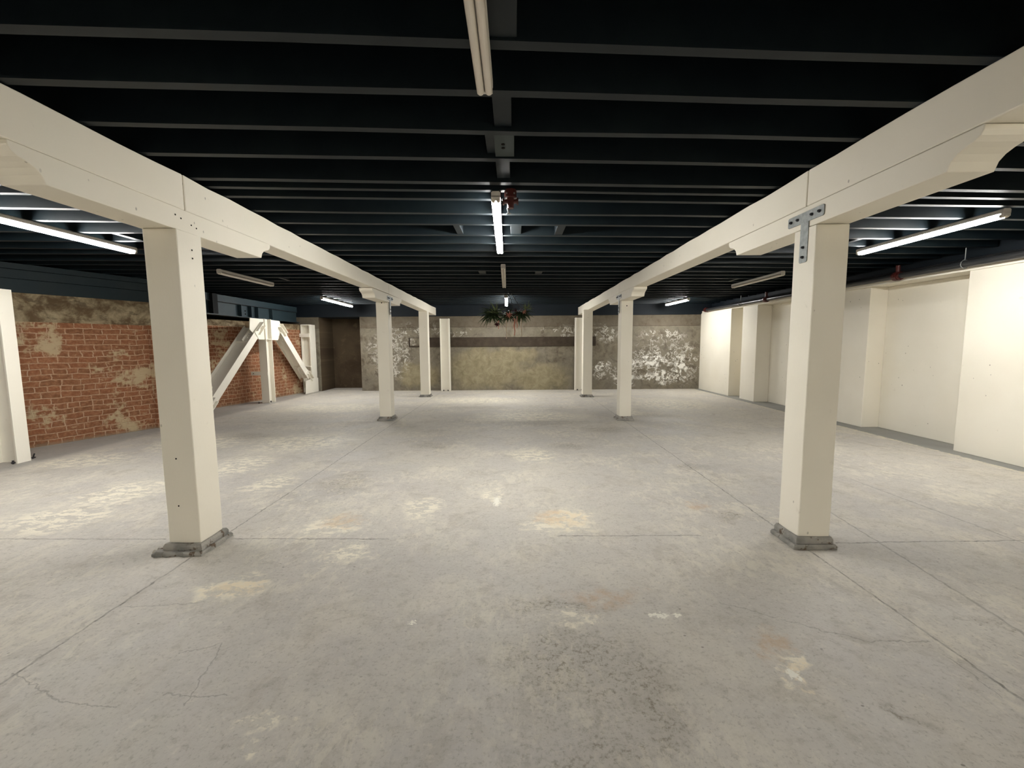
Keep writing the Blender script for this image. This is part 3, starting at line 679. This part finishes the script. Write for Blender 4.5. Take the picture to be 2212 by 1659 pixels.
# ---------------------------------------------------------------- hanging plant arrangement
LEAF = simple('dark_green_leaf', (40, 56, 36), .7, .15, 0, .8, 12, (80, 94, 60))
LEAF2 = simple('pale_green_leaf', (104, 118, 78), .7, .15, 0, .6, 10, (140, 148, 108))
LEAF3 = simple('maroon_leaf', (70, 30, 34), .7, .15)
PINK = simple('salmon_petal', (178, 116, 98), .5, .3, 0, .6, 20, (208, 160, 138))
RIB = simple('pale_ribbon', (206, 184, 158), .6, .3)
pc = V((-.16, 10.62, 2.27))
t = thing('hanging_plant', 'bunch of hanging plants with pink flowers and trailing ribbons before the back wall', 'plant', tuple(pc+V((0, 0, -.02))))
def blade(bm, base, d, L, w, droop, segs=5, roll=0):
    base, d = V(base), V(d).normalized(); side = d.cross(V((0, 0, 1)))
    if side.length < .1: side = V((1, 0, 0))
    side = (Quaternion(d, roll) @ side.normalized())
    p = base.copy(); dd = d.copy(); prev = None
    for i in range(segs+1):
        f = i/segs; ww = w*(1-f)**.7*(.6+1.2*f if f < .4 else 1.08)
        nrm = dd.cross(side).normalized()*ww*.25
        cur = (bm.verts.new(p-side*ww/2+nrm), bm.verts.new(p-nrm*.3), bm.verts.new(p+side*ww/2+nrm))
        if prev:
            bm.faces.new((prev[0], prev[1], cur[1], cur[0])); bm.faces.new((prev[1], prev[2], cur[2], cur[1]))
        prev = cur; dd = (dd+V((0, 0, -droop/segs))).normalized(); p = p+dd*L/segs
rnd = random.Random(3)
def clump(name, centre, n, L, w, m, droop, upb=.1, spread=1.0, label=None):
    bm = bmesh.new()
    for i in range(n):
        a = rnd.uniform(0, 2*math.pi); e = rnd.uniform(-.5, .9)+upb
        d = V((math.cos(a)*math.cos(e)*spread, math.sin(a)*math.cos(e), math.sin(e)))
        b = V(centre)+V((rnd.uniform(-.05, .05), rnd.uniform(-.05, .05), rnd.uniform(-.04, .04)))
        blade(bm, b, d, L*rnd.uniform(.6, 1.1), w*rnd.uniform(.7, 1.2), droop*rnd.uniform(.5, 1.3), 5, rnd.uniform(-1, 1))
    o = obj(name, bm, m, t)
    if label: o['label'] = label
    return o
clump('foliage', pc+V((-.36, 0, .0)), 110, .44, .045, LEAF, 1.3, .1, 1, 'dark green leafy clump on the left')
clump('foliage', pc+V((-.28, -.05, .04)), 18, .38, .05, LEAF2, .5, .5, 1, 'pale green upright leaves')
clump('foliage', pc+V((.02, .02, .0)), 80, .32, .045, LEAF, 1.5, .1, 1, 'dark green leafy clump in the middle')
clump('foliage', pc+V((.34, 0, .02)), 85, .33, .045, LEAF, 1.7, .1, 1, 'dark green leafy clump on the right')
clump('foliage', pc+V((.46, -.06, .12)), 26, .24, .03, LEAF2, .3, .3, 1, 'pale fern-like leaves on the right')
clump('foliage', pc+V((.24, -.02, .06)), 16, .24, .04, LEAF3, .6, .2, 1, 'maroon leaves')
for c_, n_, L_ in ((V((.04, -.2, -.02)), 9, .11), (V((-.26, -.15, -.24)), 8, .09), (V((.42, -.15, .06)), 6, .08)):
    bm = bmesh.new()
    for i in range(n_):
        a = 2*math.pi*i/n_; blade(bm, pc+c_, (math.cos(a), -.5, math.sin(a)*.8), L_, .045, .4, 4, rnd.uniform(-1, 1))
    o = obj('flower', bm, PINK if L_ != .09 else LEAF3, t); o['label'] = 'salmon pink flower' if L_ != .09 else 'dark red flower'
for x_, z0_, z1_, w_, m_ in ((-.02, -.15, -.60, .018, RIB), (.18, -.1, -.52, .045, PINK), (.13, -.1, -.38, .018, RIB), (.35, -.1, -.54, .02, RIB), (-.22, -.15, -.36, .025, PINK), (.24, -.05, -.34, .03, PINK)):
    bm = bmesh.new(); pr_ = []
    for i in range(9):
        f = i/8; pr_.append(V((pc.x+x_+.008*math.sin(i*1.3), pc.y-.12+.01*math.cos(i), pc.z+z0_+(z1_-z0_)*f)))
    for i in range(8):
        p, q = pr_[i], pr_[i+1]
        wa = w_*(1-.5*i/8)
        hexa(bm, [p+V((-wa/2, 0, 0)), p+V((wa/2, 0, 0)), p+V((wa/2, .004, 0)), p+V((-wa/2, .004, 0)), q+V((-wa/2, 0, 0)), q+V((wa/2, 0, 0)), q+V((wa/2, .004, 0)), q+V((-wa/2, .004, 0))])
    obj('ribbon', bm, m_, t)
for a_, b_ in (((-.06, 10.62, 2.79), (.20, 10.62, 2.38)), ((-.16, 10.62, 2.79), (-.30, 10.62, 2.34)), ((-.11, 10.62, 2.79), (.02, 10.62, 2.3))):
    bm = bmesh.new(); tube(bm, [a_, b_], .008, 6); obj('hanging_cord', bm, PIPE, t)
bm = bmesh.new(); box(bm, pc.x-.42, pc.x+.44, pc.y-.03, pc.y+.03, pc.z-.02, pc.z+.02); obj('support_bar', bm, BROWN, t, .01)

# ---------------------------------------------------------------- world, view
w = bpy.data.worlds.new('world'); bpy.context.scene.world = w; w.use_nodes = True
w.node_tree.nodes['Background'].inputs[0].default_value = (0, 0, 0, 1); w.node_tree.nodes['Background'].inputs[1].default_value = 0
vs = bpy.context.scene.view_settings
vs.view_transform = 'Standard'; vs.look = 'None'; vs.gamma = 1; vs.use_curve_mapping = False; vs.exposure = 0.0
